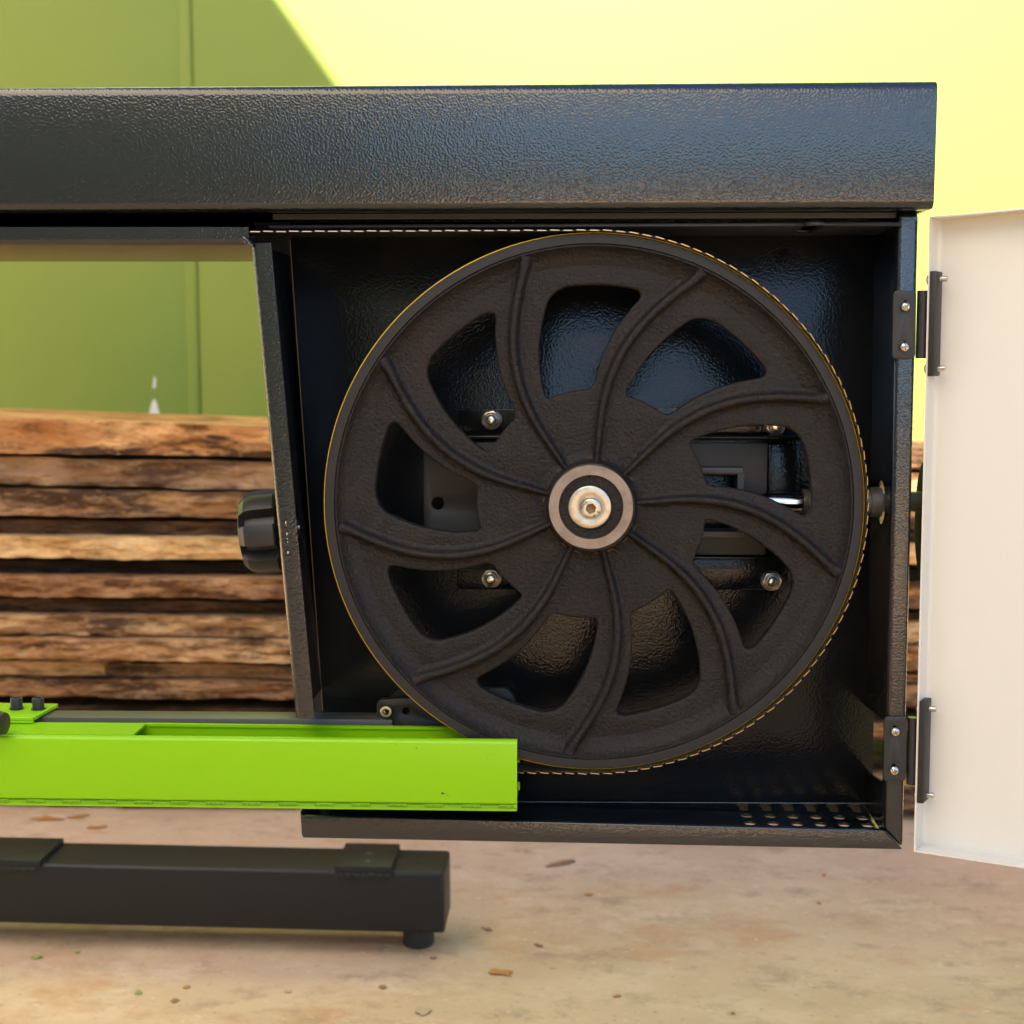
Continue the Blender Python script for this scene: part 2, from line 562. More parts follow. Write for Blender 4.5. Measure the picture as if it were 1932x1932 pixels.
zs = P(1660, 947, .045)
z_top, z_bot = xs0.z + .004, P(1640, 1519, .09).z
zc1, zc1b = P(1645, 1335, .088).z, P(1671, 1361, .004).z
zc2, zc2b = P(1645, 1455, .088).z, P(1668, 1478, .004).z
me = plate_mesh([(.001, z_top), (.091, z_top), (.091, zc1), (.006, zc1b), (.006, zc2b), (.091, zc2), (.091, z_bot), (.001, z_bot)],
                [circ(.045, zs.z, .0205, 28)], .003)
bm = bmesh.new(); bm.from_mesh(me)
for v in bm.verts:
    y, z, t = v.co.x, v.co.y, v.co.z
    v.co = (side_x(z) + .0015 + t, y, z)
bm.to_mesh(me); bm.free()
link_mesh('side_sheet', me, 'charcoal_paint_shaded', MILL)

# right post and bottom tray
mb = MB()
mb.px([(1693, 399), (1734.5, 399), (1704.5, 1603), (1668, 1566)], 0, .016)
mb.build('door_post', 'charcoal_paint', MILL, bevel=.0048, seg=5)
zl = P(1100, 1556, 0).z
zplate = P(1650, 1565, 0).z - .0105
mb = MB()
mb.px([(568.5, 1540), (1667.2, 1566.3), (1703.6, 1603), (571, 1581)], .0002, .006)
mb.px([(566, 1531), (572, 1540), (574, 1580), (569, 1577)], .0004, .088)
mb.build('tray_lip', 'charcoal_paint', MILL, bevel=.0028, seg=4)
xl, xr = P(569, 1560, 0).x + .002, side_x(zplate) + .002
holes = []
for row, ys in ((([345, 475, 600, 730, 857, 985]), (710, 711, 713, 716, 718, 720)),
                ([360, 492, 622, 752, 885, 1015], (748, 750, 754, 756, 758, 762)),
                ([378, 510, 645, 777, 910, 1045], (790, 792, 795, 797, 799, 802))):
    for X, Y in zip(row, ys):
        q = PZ(1289 + .3335 * X, 1289 + .3335 * Y, zplate)
        holes.append(circ(q.x, q.y, .0060, 20))
me = plate_mesh([(xl, .004), (xr, .004), (xr, .0925), (xl, .0925)], holes, .0025)
me.transform(Matrix.Translation((0, 0, zplate - .00125)))
link_mesh('bottom_tray', me, 'charcoal_paint_shaded', MILL)
# mitre weld line in the corner of the lip
mb = MB()
a, b_ = P(1669, 1567.5, -.0002), P(1697, 1596, -.0002)
mb.cyl(a, b_, .0007, .0004, 8)
mb.cyl(P(700, 1511.5, .0885), P(1640, 1516, .0885), .0012, .0012, 8)
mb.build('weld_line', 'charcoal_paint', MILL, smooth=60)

# ------------------------------------------------------------------ band wheel
WC = Vector((.0100, -.012, .7540))           # centre on the front plane of the rim
RW = .2375                                   # rim radius
UPX = RW / 508.0                             # one photo unit on the wheel
ROT0 = math.radians(24.3)


def rib_ang(r):                              # rib centre line, degrees added to the hub angle
    pts = [(60, 20.4), (86, 20.0), (140, 20.2), (190, 20.0), (250, 17.6), (300, 14.6), (345, 11.3), (394, 7.2), (440, 3.4), (480, .4)]
    for (r0, a0), (r1, a1) in zip(pts, pts[1:]):
        if r <= r1 or r1 == 480:
            t = (r - r0) / (r1 - r0)
            return a0 + (a1 - a0) * t
    return 0


def smooth_ang(r):
    return sum(rib_ang(min(max(r + d, 60), 480)) for d in (-24, -16, -8, 0, 8, 16, 24)) / 7


def wp(r, deg, y):
    a = math.radians(deg) + ROT0
    return (WC.x + math.cos(a) * r * UPX, y, WC.z + math.sin(a) * r * UPX)


Wheel = MB()
YW = WC.y + .0105
# web with nine windows, rounded edges
out = [(wp(460, d, 0)[0], wp(460, d, 0)[2]) for d in range(0, 360, 3)]
holes = []
for k in range(9):
    inn, outr, a_lo, a_hi = 216, 419, 5.4, 31.6
    rm = 5.2                                   # units per degree at the middle radius
    rect = rounded([(inn, a_lo * rm), (outr, a_lo * rm), (outr, a_hi * rm), (inn - 3, a_hi * rm)], [20, 27, 27, 18], 8)
    dense = []
    for (ra, ta), (rb, tb) in zip(rect, rect[1:] + rect[:1]):
        k_ = max(1, int(math.hypot(rb - ra, tb - ta) / 9))
        dense += [(ra + (rb - ra) * q / k_, ta + (tb - ta) * q / k_) for q in range(k_)]
    holes.append([(wp(r, smooth_ang(r) + t / rm + 40 * k, 0)[0], wp(r, smooth_ang(r) + t / rm + 40 * k, 0)[2]) for r, t in dense])
me = plate_mesh(out, holes, .012, .0022, 3)
vs, fs = mesh_verts(me, Matrix.Translation((0, YW + .006, 0)) @ XZ)
Wheel.add(vs, fs)
# ribs: bead with shoulders swept along the spiral
half = [(-19, .0001), (-14, .0007), (-10.5, .0015), (-8.2, .0032), (-6.4, .0058), (-4.2, .0070), (-1.4, .0075), (1.4, .0075), (4.2, .0070), (6.4, .0058), (8.2, .0032), (10.5, .0015), (14, .0007), (19, .0001)]
for k in range(9):
    rs = [70 + i * (483 - 70) / 60 for i in range(61)]
    ctr = [Vector((math.cos(a) * r, math.sin(a) * r)) for r, a in [(r, math.radians(smooth_ang(r) + 40 * k) + ROT0) for r in rs]]
    vs = []
    for i, c_ in enumerate(ctr):
        d = (ctr[min(i + 1, 60)] - ctr[max(i - 1, 0)]).normalized()
        nrm = Vector((-d.y, d.x))
        hs = .78 + .22 * min(1, max(0, (rs[i] - 70) / 200)) if rs[i] < 430 else 1.0
        ws = .62 + .38 * min(1, max(0, (rs[i] - 80) / 160)) + (.0 if rs[i] < 445 else ((rs[i] - 445) / 38) ** 2 * .7)
        for w, h in half:
            q = c_ + nrm * w * ws
            vs.append((WC.x + q.x * UPX, YW - h * 1.36 * hs + .0003, WC.z + q.y * UPX))
    n = len(half)
    Wheel.add(vs, [(i * n + j, i * n + j + 1, (i + 1) * n + j + 1, (i + 1) * n + j) for i in range(60) for j in range(n - 1)])
# rim
u_ = UPX
yw = YW - WC.y
rim = [(507.6, .028), (508, .001), (506.5, 0), (490, 0), (489, .0012), (488.2, .0014), (487.4, .0004), (484.8, .0004), (483.6, .0016), (481, .0034), (477, .0058), (471, .0080), (463, .0095), (450, yw + .0001),
       (436, yw + .003), (436, .022), (452, .028)]
Wheel.lathe(WC, (0, 1, 0), [(r * u_, h) for r, h in rim[:4]], 144, 1)
Wheel.lathe(WC, (0, 1, 0), [(r * u_, h) for r, h in rim[3:]], 144)
# hub boss
boss = [(40, .030), (112, yw + .0006), (100, yw - .0004), (91, yw - .0022), (85.5, yw - .0065), (82, yw - .0150), (80.5, -.0150), (40, -.0150)]
Wheel.lathe(WC, (0, 1, 0), [(r * u_, h) for r, h in boss], 96)
wheel = Wheel.build('band_wheel', ['cast_iron', 'rim_face'], MILL, smooth=38)
# thin rust dust in the corners between ribs and hub is a stain on the iron: small patches of it
HC = P(1115, 956.6, WC.y - .0165)
mb = MB()
hp = [(79.5, .012), (79.2, -.0005), (78, -.0016), (60.2, -.0016), (59.2, -.0006), (59.0, .013)]
mb.lathe((HC.x, HC.y, HC.z), (0, 1, 0), [(r * u_, h) for r, h in hp], 96)
mb.build('hub_ring', 'machined_iron', wheel, smooth=35)
mb = MB()
mb.lathe((HC.x, HC.y + .0080, HC.z), (0, 1, 0), [(60 * u_, 0), (36 * u_, 0), (36 * u_, .006), (60 * u_, .006)], 72, closed=True)
mb.lathe((HC.x, HC.y + .0072, HC.z), (0, 1, 0), [(50.5 * u_, .0005), (49.5 * u_, 0), (48.5 * u_, .0005)], 72)
ring_text(mb, '6202-RS', (HC.x, HC.y + .0079, HC.z), 45.5 * u_, math.radians(87), math.radians(12.5), .0052, .00025, 1)
mb.build('bearing_seal', ['black_plastic', 'seal_mark'], wheel, smooth=35)
# bright bearing race seen through the gap of the clip
mb = MB()
n0 = 40
vs = []
for i in range(n0 + 1):
    a = math.radians(-100 + i / n0 * 118)
    w = 6.0 * math.sin(PI * min(1, max(0, (i + 2) / (n0 + 3)))) ** .6
    for r in (58.2 - w, 58.2):
        vs.append((HC.x + math.cos(a) * r * u_, HC.y + .0062, HC.z + math.sin(a) * r * u_))
vs2 = [(x, y + .002, z) for x, y, z in vs]
N = len(vs)
mb.add(vs + vs2, [(2 * i, 2 * i + 1, 2 * i + 3, 2 * i + 2) for i in range(n0)] +
       [(N + 2 * i, N + 2 * i + 2, N + 2 * i + 3, N + 2 * i + 1) for i in range(n0)] +
       [(2 * i, 2 * i + 2, N + 2 * i + 2, N + 2 * i) for i in range(n0)])
mb.build('bearing_race', 'zinc_bright', wheel)
# snap ring with two eyed ears
clip_out, clip_in = [], []
a0, a1 = math.radians(-50), math.radians(258)
for i in range(73):
    a = a0 + (a1 - a0) * i / 72
    ww = 3.4 + 4.6 * math.sin(PI * i / 72)
    clip_out.append((math.cos(a) * 58.9, math.sin(a) * 58.9))
    clip_in.append((math.cos(a) * (58.9 - ww), math.sin(a) * (58.9 - ww)))
me = plate_mesh([(x * u_, y * u_) for x, y in clip_out + clip_in[::-1]], [], .0012)
mb = MB()
vs, fs = mesh_verts(me, Matrix.Translation((HC.x, HC.y + .0050, HC.z)) @ XZ)
mb.add(vs, fs)
for a in (a0 - .06, a1 + .03):
    cx, cy = math.cos(a) * 51.5 * u_, math.sin(a) * 51.5 * u_
    me = plate_mesh(circ(cx, cy, 7.4 * u_, 24), [circ(cx, cy - .6 * u_, 2.9 * u_, 16)], .0012)
    vs, fs = mesh_verts(me, Matrix.Translation((HC.x, HC.y + .0048, HC.z)) @ XZ)
    mb.add(vs, fs)
mb.build('snap_ring', 'clip_steel', wheel, smooth=30)
# washer: dished at the middle
WCN = P(1112.6, 957, HC.y - .002)
mb = MB()
mb.lathe((WCN.x, WCN.y, WCN.z), (0, 1, 0), [(r * u_, h) for r, h in [(39.4, .010), (40.3, .0016), (39.4, .0004), (37.6, 0), (24, .0006), (18, .0016), (10, .0022)]], 80)
mb.build('hub_washer', 'zinc', wheel, smooth=35)


def socket_bolt(name, c, r, parent, rot=0., h=.004, marks=None, mat='zinc', ax_y=-1):
    """round head facing -Y with a hexagon socket"""
    c = Vector(c)
    mb = MB()
    rs = r * .56
    prof = [(r * .97, h), (r, h * .3), (r * .97, h * .08), (r * .86, 0), (r * .66, 0)]
    n = 48
    mb.lathe(c, (0, 1, 0), prof, n, 0)
    # flat ring to hexagon, then the socket
    hexv = [Vector((math.cos(rot + k * PI / 3) * rs, 0, math.sin(rot + k * PI / 3) * rs)) for k in range(6)]
    ringv, hv = [], []
    for i in range(n):
        t = 2 * PI * i / n
        ringv.append(c + Vector((math.cos(t), 0, math.sin(t))) * r * .66)
        tt = (t - rot) % (PI / 3) - PI / 6
        hv.append(c + Vector((math.cos(t), 0, math.sin(t))) * (rs * math.cos(PI / 6) / math.cos(tt)))
    mb.add(ringv + hv, [(i, (i + 1) % n, n + (i + 1) % n, n + i) for i in range(n)], 0)
    hb = [v + Vector((0, h * .75, 0)) for v in hv]
    mb.add(hv + hb + [c + Vector((0, h * .95, 0))], [(i, (i + 1) % n, n + (i + 1) % n, n + i) for i in range(n)] + [(n + i, n + (i + 1) % n, 2 * n) for i in range(n)], 1)
    if marks:
        for txt, am, st in marks:
            ring_text(mb, txt, c + Vector((0, -.00012, 0)), r * .79, am, st, r * .40, .00015, 2)
    return mb.build(name, [mat, 'socket_rust' if marks else 'zinc_bright', 'dark_mark'], parent, smooth=35)


socket_bolt('hub_bolt', P(1114.8, 959.6, HC.y - .007), 18.4 * u_, wheel, .25, .006,
            [('THE', math.radians(150), .42), ('8.8', math.radians(-44), .34)])

# yellow belt round the rim
mb = MB()
mb.lathe(WC, (0, 1, 0), [(r * u_, h) for r, h in [(507.7, .0018), (509.8, .0022), (510.2, .006), (510.2, .027), (507.7, .0275)]], 180, closed=True)
mb.build('rim_belt', 'yellow_edge', wheel, smooth=40)

# rust dust crescents in the corners between ribs and hub (a stain with its own shape)
for k in range(9):
    for (da, r, s_) in ((8.5, 92, 1.0), (31, 91, .8)):
        if (k * 7 + int(da)) % 4 == 0: continue
        a = math.radians(20 + 40 * k + da) + ROT0
        ang = a + PI / 2
        ring = []
        for q in range(14):
            t = 2 * PI * q / 14
            ex, ez = math.cos(t) * 6.5 * s_ * u_ * random.uniform(.7, 1.2), math.sin(t) * 2.2 * s_ * u_ * random.uniform(.6, 1.2)
            ring.append((WC.x + math.cos(a) * r * u_ + math.cos(ang) * ex - math.sin(ang) * ez, YW - .0028, WC.z + math.sin(a) * r * u_ + math.sin(ang) * ex + math.cos(ang) * ez))
        mb = MB()
        mb.prism(ring, (0, .004, 0))
        mb.build('rust_stain', 'rust_dust', wheel)

# ------------------------------------------------------------------ saw blade
RB = 511.2 * u_
pathp = []
xL = P(-200, 437, -.02).x
zt, zb = WC.z + RB, WC.z - RB
n = int((WC.x - xL) / .0005)
STEP = .0005
s_pts = []
L_top = WC.x - xL
L_arc = PI * RB
TOT = 2 * L_top + L_arc


def blade_at(s):
    if s < L_top: return Vector((xL + s, zt)), Vector((0, 1))
    s -= L_top
    if s < L_arc:
        a = PI / 2 - s / RB
        return Vector((WC.x + math.cos(a) * RB, WC.z + math.sin(a) * RB)), Vector((math.cos(a), math.sin(a)))
    s -= L_arc
    return Vector((WC.x - s, zb)), Vector((0, -1))


PITCHT, TH = .0113, .0008
mb = MB()
stations = []
nt_ = int(TOT / PITCHT)
for k in range(nt_):
    o_ = 1 if k % 2 else -1
    stations += [(k * PITCHT + .0002, .0, .00016 * o_, 0), (k * PITCHT + .0080, .0026, .00008 * o_, 1), (k * PITCHT + .0086, .0075, 0, 0), (k * PITCHT + .0110, .0062, .0001 * -o_, 0)]
prev = None
vs, fs, ms = [], [], []
for i, (s, dy, st, bright) in enumerate(stations):
    p, nn = blade_at(s)
    y = WC.y - .0095 + dy
    for off, yy in ((TH / 2 + st, y), (-TH / 2 + st, y), (-TH / 2, WC.y + .022), (TH / 2, WC.y + .022)):
        q = p + nn * (off + TH / 2)
        vs.append((q.x, yy, q.y))
    if i:
        for k in range(4):
            a, b2 = (i - 1) * 4 + k, (i - 1) * 4 + (k + 1) % 4
            fs.append((a, b2, b2 + 4, a + 4)); ms.append(1 if (k == 0 and bright) else 0)
mb.add(vs, fs); mb.m = ms
mb.build('saw_blade', ['blade_steel', 'blade_tooth'], MILL, weld=False)

# ------------------------------------------------------------------ tension slide behind the wheel
def flange_nut(name, u, v, y, parent, r=19.5, rot=.2):
    c = P(u, v, y)
    k = UPX * 1.03
    mb = MB()
    mb.lathe(c, (0, 1, 0), [(10.5 * k, -.0086), (13.4 * k, -.0080), (16.0 * k, -.0066), (17.0 * k, -.0024), (r * k * 1.04, -.0016), (r * k * 1.06, 0)], 6 * 8, 0)
    hexo = [c + Vector((math.cos(rot + q * PI / 3) * r * k, -.0072, math.sin(rot + q * PI / 3) * r * k)) for q in range(6)]
    mb.prism(hexo, (0, .0062, 0), 0)
    mb.cyl(c + Vector((0, -.0105, 0)), c + Vector((0, 0, 0)), 7.2 * k, 8.4 * k, 24, 1)
    mb.lathe(c + Vector((0, -.0088, 0)), (0, 1, 0), [(9.8 * k, 0), (8.2 * k, .0002)], 24, 2)
    return mb.build(name, ['zinc', 'zinc_bright', 'dark_mark'], parent, smooth=30, bevel=.0004, seg=2)


SLIDE = MB()
SLIDE.px([(863, 772), (1580, 768), (1580, 829), (863, 827)], .085, .0049)
SLIDE.px([(863, 822), (1580, 822), (1580, 828.5), (863, 828.5)], .066, .0188)
SLIDE.px([(862, 1050), (1580, 1050), (1580, 1114), (862, 1112)], .085, .0049)
SLIDE.px([(862, 1050), (1580, 1050), (1580, 1056), (862, 1056)], .066, .0188)
slide = SLIDE.build('tension_slide', 'charcoal_paint_shaded', MILL, bevel=.0012, seg=2)
# sliding block
a, c_ = P(800, 836, .060), P(1443, 1046, .060)
hole = P(826, 950, .060)
sq0, sq1 = P(1290, 895, .060), P(1391, 1003, .060)
me = plate_mesh([(a.x, c_.z), (c_.x, c_.z), (c_.x, a.z), (a.x, a.z)],
                [circ(hole.x, hole.z, 14.5 * UPX, 24), [(sq0.x, sq1.z), (sq1.x, sq1.z), (sq1.x, sq0.z), (sq0.x, sq0.z)]], .008, .0008, 1)
me.transform(Matrix.Translation((0, .064, 0)) @ XZ)
blk = link_mesh('slide_block', me, 'block_steel', slide, smooth=35)
mb = MB()
for poly in ([(1280, 882), (1403, 882), (1403, 895), (1280, 895)], [(1391, 895), (1403, 895), (1403, 1003), (1391, 1003)], [(1280, 1003), (1403, 1003), (1403, 1016), (1280, 1016)]):
    mb.px(poly, .052, .030)
mb.build('square_tube', 'charcoal_smooth', slide, bevel=.0008, seg=2)
mb = MB()
mb.px([(1449, 838), (1508, 838), (1508, 1040), (1449, 1040)], .078, .006)
mb.build('end_plate', 'charcoal_paint_shaded', slide, bevel=.001, seg=2)
for (u, v, rot) in ((928, 792, .3), (927, 1090, .05), (1462, 803, .25), (1455, 1095, .1)):
    flange_nut('flange_nut', u, v, .085, slide, rot=rot)
# tension rod, collar and outside handle
mb = MB()
mb.cyl(P(1395, 947, .045), P(1512, 948, .045), .0088, None, 40)
mb.build('tension_rod', 'chrome', MILL, smooth=40)
mb = MB()
q0, q1, q2, q3 = P(1514, 947, .045), P(1661, 947, .045), P(1663, 947, .045), P(1752, 946, .045)
mb.cyl(q0, P(1643, 947, .045), .0120, None, 40); mb.cyl(P(1640, 947, .045), q1, .0138, None, 40); mb.cyl(q1, q3, .0092, None, 32)
mb.build('rod_collar', 'bar_steel', MILL, smooth=30, weld=False)
mb = MB()
c_ = P(1752, 979, .049)
ov = [(math.cos(2 * PI * k / 40) * .031, math.sin(2 * PI * k / 40) * .054) for k in range(40)]
mb.prism([(c_.x - .006, c_.y + a, c_.z + b2) for a, b2 in ov], (.030, 0, 0))
hd = mb.build('tension_handle', 'matt_black', MILL, bevel=.003, seg=3)

# knob on the slanted post
mb = MB()
axk = Vector((-math.cos(math.radians(5.0)), -.10, -math.sin(math.radians(5.0)))).normalized()
ck = P(541, 1000, .048)
prof = [(0, .0430), (.020, .0425), (.031, .0400), (.0365, .0350), (.0390, .0280), (.0390, .0080), (.0365, .0060), (.028, .0055), (.020, .002), (.016, -.002), (.016, -.010), (0, -.010)]
n = 210
a_ = axk.orthogonal().normalized(); b2 = axk.cross(a_)
# align the first lobe
vs = []
K = len(prof)
for i in range(n):
    t = 2 * PI * i / n
    lob = (math.cos(t * 7 + .5) + 1) / 2
    notch = .30 * max(0, min(1, (.36 - lob) / .10))
    for r, h in prof:
        rr = r * (1 - (notch if (r > .024 and h < .036) else 0))
        vs.append(ck + (a_ * math.cos(t) + b2 * math.sin(t)) * rr + axk * h)
mb.add(vs, [(i * K + q, i * K + q + 1, ((i + 1) % n) * K + q + 1, ((i + 1) % n) * K + q) for i in range(n) for q in range(K - 1)])
kn = mb.build('lobed_knob', 'black_plastic', MILL, smooth=24)
mb = MB()
mb.cyl(ck - axk * .012, ck + axk * .002, .0085, None, 24)
mb.build('knob_shaft', 'black_metal', kn, smooth=40)
mb = MB()
mb.cyl(P(560.5, 995, .02), P(566, 995, .02), .0028, .0024, 16)
mb.build('stud', 'zinc_bright', MILL, smooth=40)

# lower blade guide bracket
GB = MB()
ol = rounded([(x, z) for x, z in [((P(u, v, .040)).x, (P(u, v, .040)).z) for u, v in [(712, 1388), (712, 1322), (805, 1316), (870, 1388)]]], .005, 5)
h_ = P(766, 1342, .040)
me = plate_mesh(ol, [circ(h_.x, h_.z, 9 * UPX, 20)], .010, .0006, 1)
vs, fs = mesh_verts(me, Matrix.Translation((0, .045, 0)) @ XZ)
GB.add(vs, fs)
GB.px([(731, 1320), (746, 1304), (760, 1300), (830, 1300), (830, 1322), (731, 1322)], .062, .020)
ol = rounded([((P(u, v, .075)).x, (P(u, v, .075)).z) for u, v in [(760, 1300), (955, 1300), (970, 1316), (970, 1375), (760, 1375)]], .006, 5)
me = plate_mesh(ol, [], .010, .0006, 1)
vs, fs = mesh_verts(me, Matrix.Translation((0, .080, 0)) @ XZ)
GB.add(vs, fs)
gb = GB.build('guide_bracket', 'black_metal', MILL, smooth=35)
socket_bolt('guide_bolt', P(728, 1343, .028), 12.6 * UPX * 1.03, gb, .4, .013, None, 'zinc_bright')

# black guide bar behind the lime guard
mb = MB()
za, zb_ = P(400, 1353, .032).z, P(400, 1400, .032).z
mb.px([(-140, 1351.5), (740, 1358), (740, 1400), (-140, 1394)], .032, .027)
mb.build('guide_bar', 'bar_steel', MILL, bevel=.0008, seg=2)

# ------------------------------------------------------------------ lime blade guard
YG = -.027
G = MB()
t = .0022


def gz(u, v, y=YG): return P(u, v, y)


# outer skin: front, top, back as thick sheets
ul, ur = -300, 975.5


def sweep(profile, uA, vA, uB, vB, y):
    """profile (dy, dz) loop swept between two photo positions"""
    A, B = P(uA, vA, y), P(uB, vB, y)
    n = len(profile)
    va = [A + Vector((0, dy, dz)) for dy, dz in profile]; vb = [B + Vector((0, dy, dz)) for dy, dz in profile]
    return va + vb, [(k, (k + 1) % n, n + (k + 1) % n, n + k) for k in range(n)] + [tuple(range(n)), tuple(range(2 * n - 1, n - 1, -1))]


hF = P(400, 1392, YG).z - P(400, 1512, YG).z
W_ = .046
r = .0042
arc = lambda cy, cz, rr, a0, a1, k=5: [(cy + math.cos(a0 + (a1 - a0) * i / k) * rr, cz + math.sin(a0 + (a1 - a0) * i / k) * rr) for i in range(k + 1)]
# front plate with rolled top edge and small rolled bottom
front = arc(r, -r, r, PI / 2, PI, 6) + arc(r * .6, -hF + r * .6, r * .6, PI, PI * 1.5, 4) + [(.006, -hF), (.006, -hF + t)] + \
    arc(r * .6, -hF + r * .6, r * .6 - t, PI * 1.5, PI, 4) + arc(r, -r, r - t, PI, PI / 2, 6) + [(r + .002, -t), (r + .002, 0)]
v_, f_ = sweep(front, ul, 1385.5, ur, 1397.5, YG)
G.add(v_, f_)
# back plate, with a gap for the blade near the end
back = [(W_ - t, 0), (W_, 0), (W_, -hF), (W_ - t, -hF)]
v_, f_ = sweep(back, ul, 1385.5, 880, 1396.5, YG)
G.add(v_, f_)
for d0, d1 in ((-.030, -.038), (-.0515, -hF)):
    v_, f_ = sweep([(W_ - t, d0), (W_, d0), (W_, d1), (W_ - t, d1)], 880, 1396.5, ur + 1.5, 1397.5, YG)
    G.add(v_, f_)
# top, left of the slot
top = [(r + .0019, 0), (W_, 0), (W_, -t), (r + .0019, -t)]
v_, f_ = sweep(top, ul, 1385.45, 248, 1388.6, YG)
G.add(v_, f_)
v_, f_ = sweep([(W_ - .0045, .0002), (W_ + .0002, .0002), (W_ + .0002, -t), (W_ - .0045, -t)], 248, 1388.6, 880, 1396.5, YG)
G.add(v_, f_)
# floor of the channel with the hem
v_, f_ = sweep([(.004, -hF + .0003), (W_, -hF + .0003), (W_, -hF + t), (.004, -hF + t)], ul, 1385.5, ur - 1, 1397.5, YG)
G.add(v_, f_)
guard = G.build('blade_guard', 'lime_paint', MILL, smooth=35, weld=False)
# lower hem strip, set back a little: paint behind the tape
mb = MB()
v_, f_ = sweep([(.0015, -hF - .0002), (.012, -hF - .0002), (.012, -hF - .0065), (.0015, -hF - .0065)], ul, 1385.5, ur - .3, 1397.5, YG)
mb.add(v_, f_)
mb.build('guard_hem', 'lime_paint', guard, bevel=.0006, seg=2)
# measuring tape in the groove
mb = MB()
v_, f_ = sweep([(.0009, -hF - .0003), (.0015, -hF - .0003), (.0015, -hF - .0034), (.0009, -hF - .0034)], ul, 1385.5, ur - 6, 1397.4, YG)
mb.add(v_, f_, 0)
A, B = P(ul, 1385.5, YG), P(ur - 6, 1397.4, YG)
Lg = (B - A).length
pitch_t = 36 * .00046
k = 0
random.seed(3)
while k * pitch_t < Lg - .01:
    c0 = A + (B - A) * ((k * pitch_t + .004) / Lg)
    for (dx, w, d0, d1) in [(0, .0006, -.0004, -.0034)] + ([(.0004, pitch_t - .001, -.0003, -.0009)] if k % 2 else [(.0004, pitch_t - .001, -.0029, -.0035)]):
        mb.prism([c0 + Vector((dx, .0006, -hF + d0)), c0 + Vector((dx + w, .0006, -hF + d0)), c0 + Vector((dx + w, .0006, -hF + d1)), c0 + Vector((dx, .0006, -hF + d1))], (0, .0003, 0), 1)
    if k % 2 == 0:
        for q in range(9):
            if random.random() < .6:
                x0 = .002 + q * .0015
                mb.prism([c0 + Vector((x0, .0007, -hF - .0014)), c0 + Vector((x0 + .0007, .0007, -hF - .0014)), c0 + Vector((x0 + .0007, .0007, -hF - .0024)), c0 + Vector((x0, .0007, -hF - .0024))], (0, .0002, 0), 1)
    k += 1
mb.build('measuring_tape', ['scale_tape', 'tape_print'], guard, weld=False)
# scratches on the guard
for (u, v, s) in ((835, 1497, 2.6), (841, 1498, 1.0), (845, 1501, 1.0), (786, 1412, 1.3), (929, 1424, .8), (972, 1486, .9), (919, 1430, .7), (746, 1405, .6)):
    q = P(u, v, YG - .0002)
    mb = MB()
    mb.prism([q + Vector((math.cos(a) * .0005 * s * random.uniform(.6, 1.3), 0, math.sin(a) * .0004 * s * random.uniform(.6, 1.3))) for a in [k * PI / 4 for k in range(8)]], (0, .0004, 0))
    mb.build('paint_nick', 'stand_paint', guard)
# bracket plate bolted on top at the left
zbr = P(62, 1352, YG + .043).z
q = [PZ(-60, 1352, zbr), PZ(62, 1353.5, zbr), PZ(110, 1327, zbr), PZ(-60, 1324.5, zbr)]
mb = MB()
hb = P(62, 1353.5, q[0].y).z - P(62, 1364, q[0].y).z
yb0 = q[0].y
mb.prism([(p.x, p.y, zbr) for p in q], (0, 0, -.004))
mb.prism([(q[0].x, yb0, zbr - .0039), (q[1].x, yb0, zbr - .0039), (q[1].x, yb0, zbr - .0060), (q[0].x, yb0, zbr - .0060)], (0, .004, 0))
br = mb.build('bolted_bracket', 'lime_paint', guard, bevel=.0018, seg=4)
for u, v in ((65.5, 1335.5), (154, 1335.5)):
    pass
for u in (31.5, 72.5):
    c_ = PZ(u, 1337.5 if u < 50 else 1338, zbr)
    mb = MB()
    R_ = 11.6 * .00048
    mb.cyl(c_ + Vector((0, 0, .0001)), c_ + Vector((0, 0, .0011)), R_ * 1.2, None, 28)
    mb.lathe(c_ + Vector((0, 0, .001)), (0, 0, 1), [(R_, 0), (R_, .0092), (R_ * .93, .0100), (R_ * .55, .0100), (R_ * .55, .006), (0, .006)], 36)
    mb.build('cap_bolt', 'black_metal', guard, smooth=35)
mb = MB()
c_ = P(-3, 1364.5, YG - .004)
mb.lathe(c_, (1, -.15, .0), [(0, -.012), (.0085, -.012), (.0105, -.010), (.0112, 0), (.0098, .0062), (.004, .0070), (0, .0072)], 32)
mb.build('clamp_knob', 'black_plastic', guard, smooth=35)

# ------------------------------------------------------------------ door and hinges
DA, DB = P(1770.8, 416, .012), P(1741, 1591, .012)
ang = math.radians(30)
dd = Vector((math.cos(ang), -math.sin(ang), .040)).normalized()
up_d = (DA - DB).normalized()
nn = Vector((-math.sin(ang), -math.cos(ang), 0))         # inner side, towards the camera
DW, LIP, TS = .42, .022, .0016
mb = MB()
Hd = (DA - DB).length
# cross-section along the height through the left lip: swept vertically
secl = [(0 + .004, 0)]
rr = .004


def door_pt(x, h, n_): return DB + dd * x + up_d * h + nn * n_


def sweep_door(sec, h0, h1):
    n = len(sec)
    va = [door_pt(x, h0, n_) for x, n_ in sec]; vb = [door_pt(x, h1, n_) for x, n_ in sec]
    return va + vb, [(k, (k + 1) % n, n + (k + 1) % n, n + k) for k in range(n)] + [tuple(range(n)), tuple(range(2 * n - 1, n - 1, -1))]


sec = [(-TS, LIP), (0, LIP)] + arc(rr, rr, rr, PI, PI * 1.5, 5) + [(DW, 0), (DW, -TS)] + arc(rr, rr, rr + TS, PI * 1.5, PI, 5)
v_, f_ = sweep_door(sec, .0, Hd)
mb.add(v_, f_)
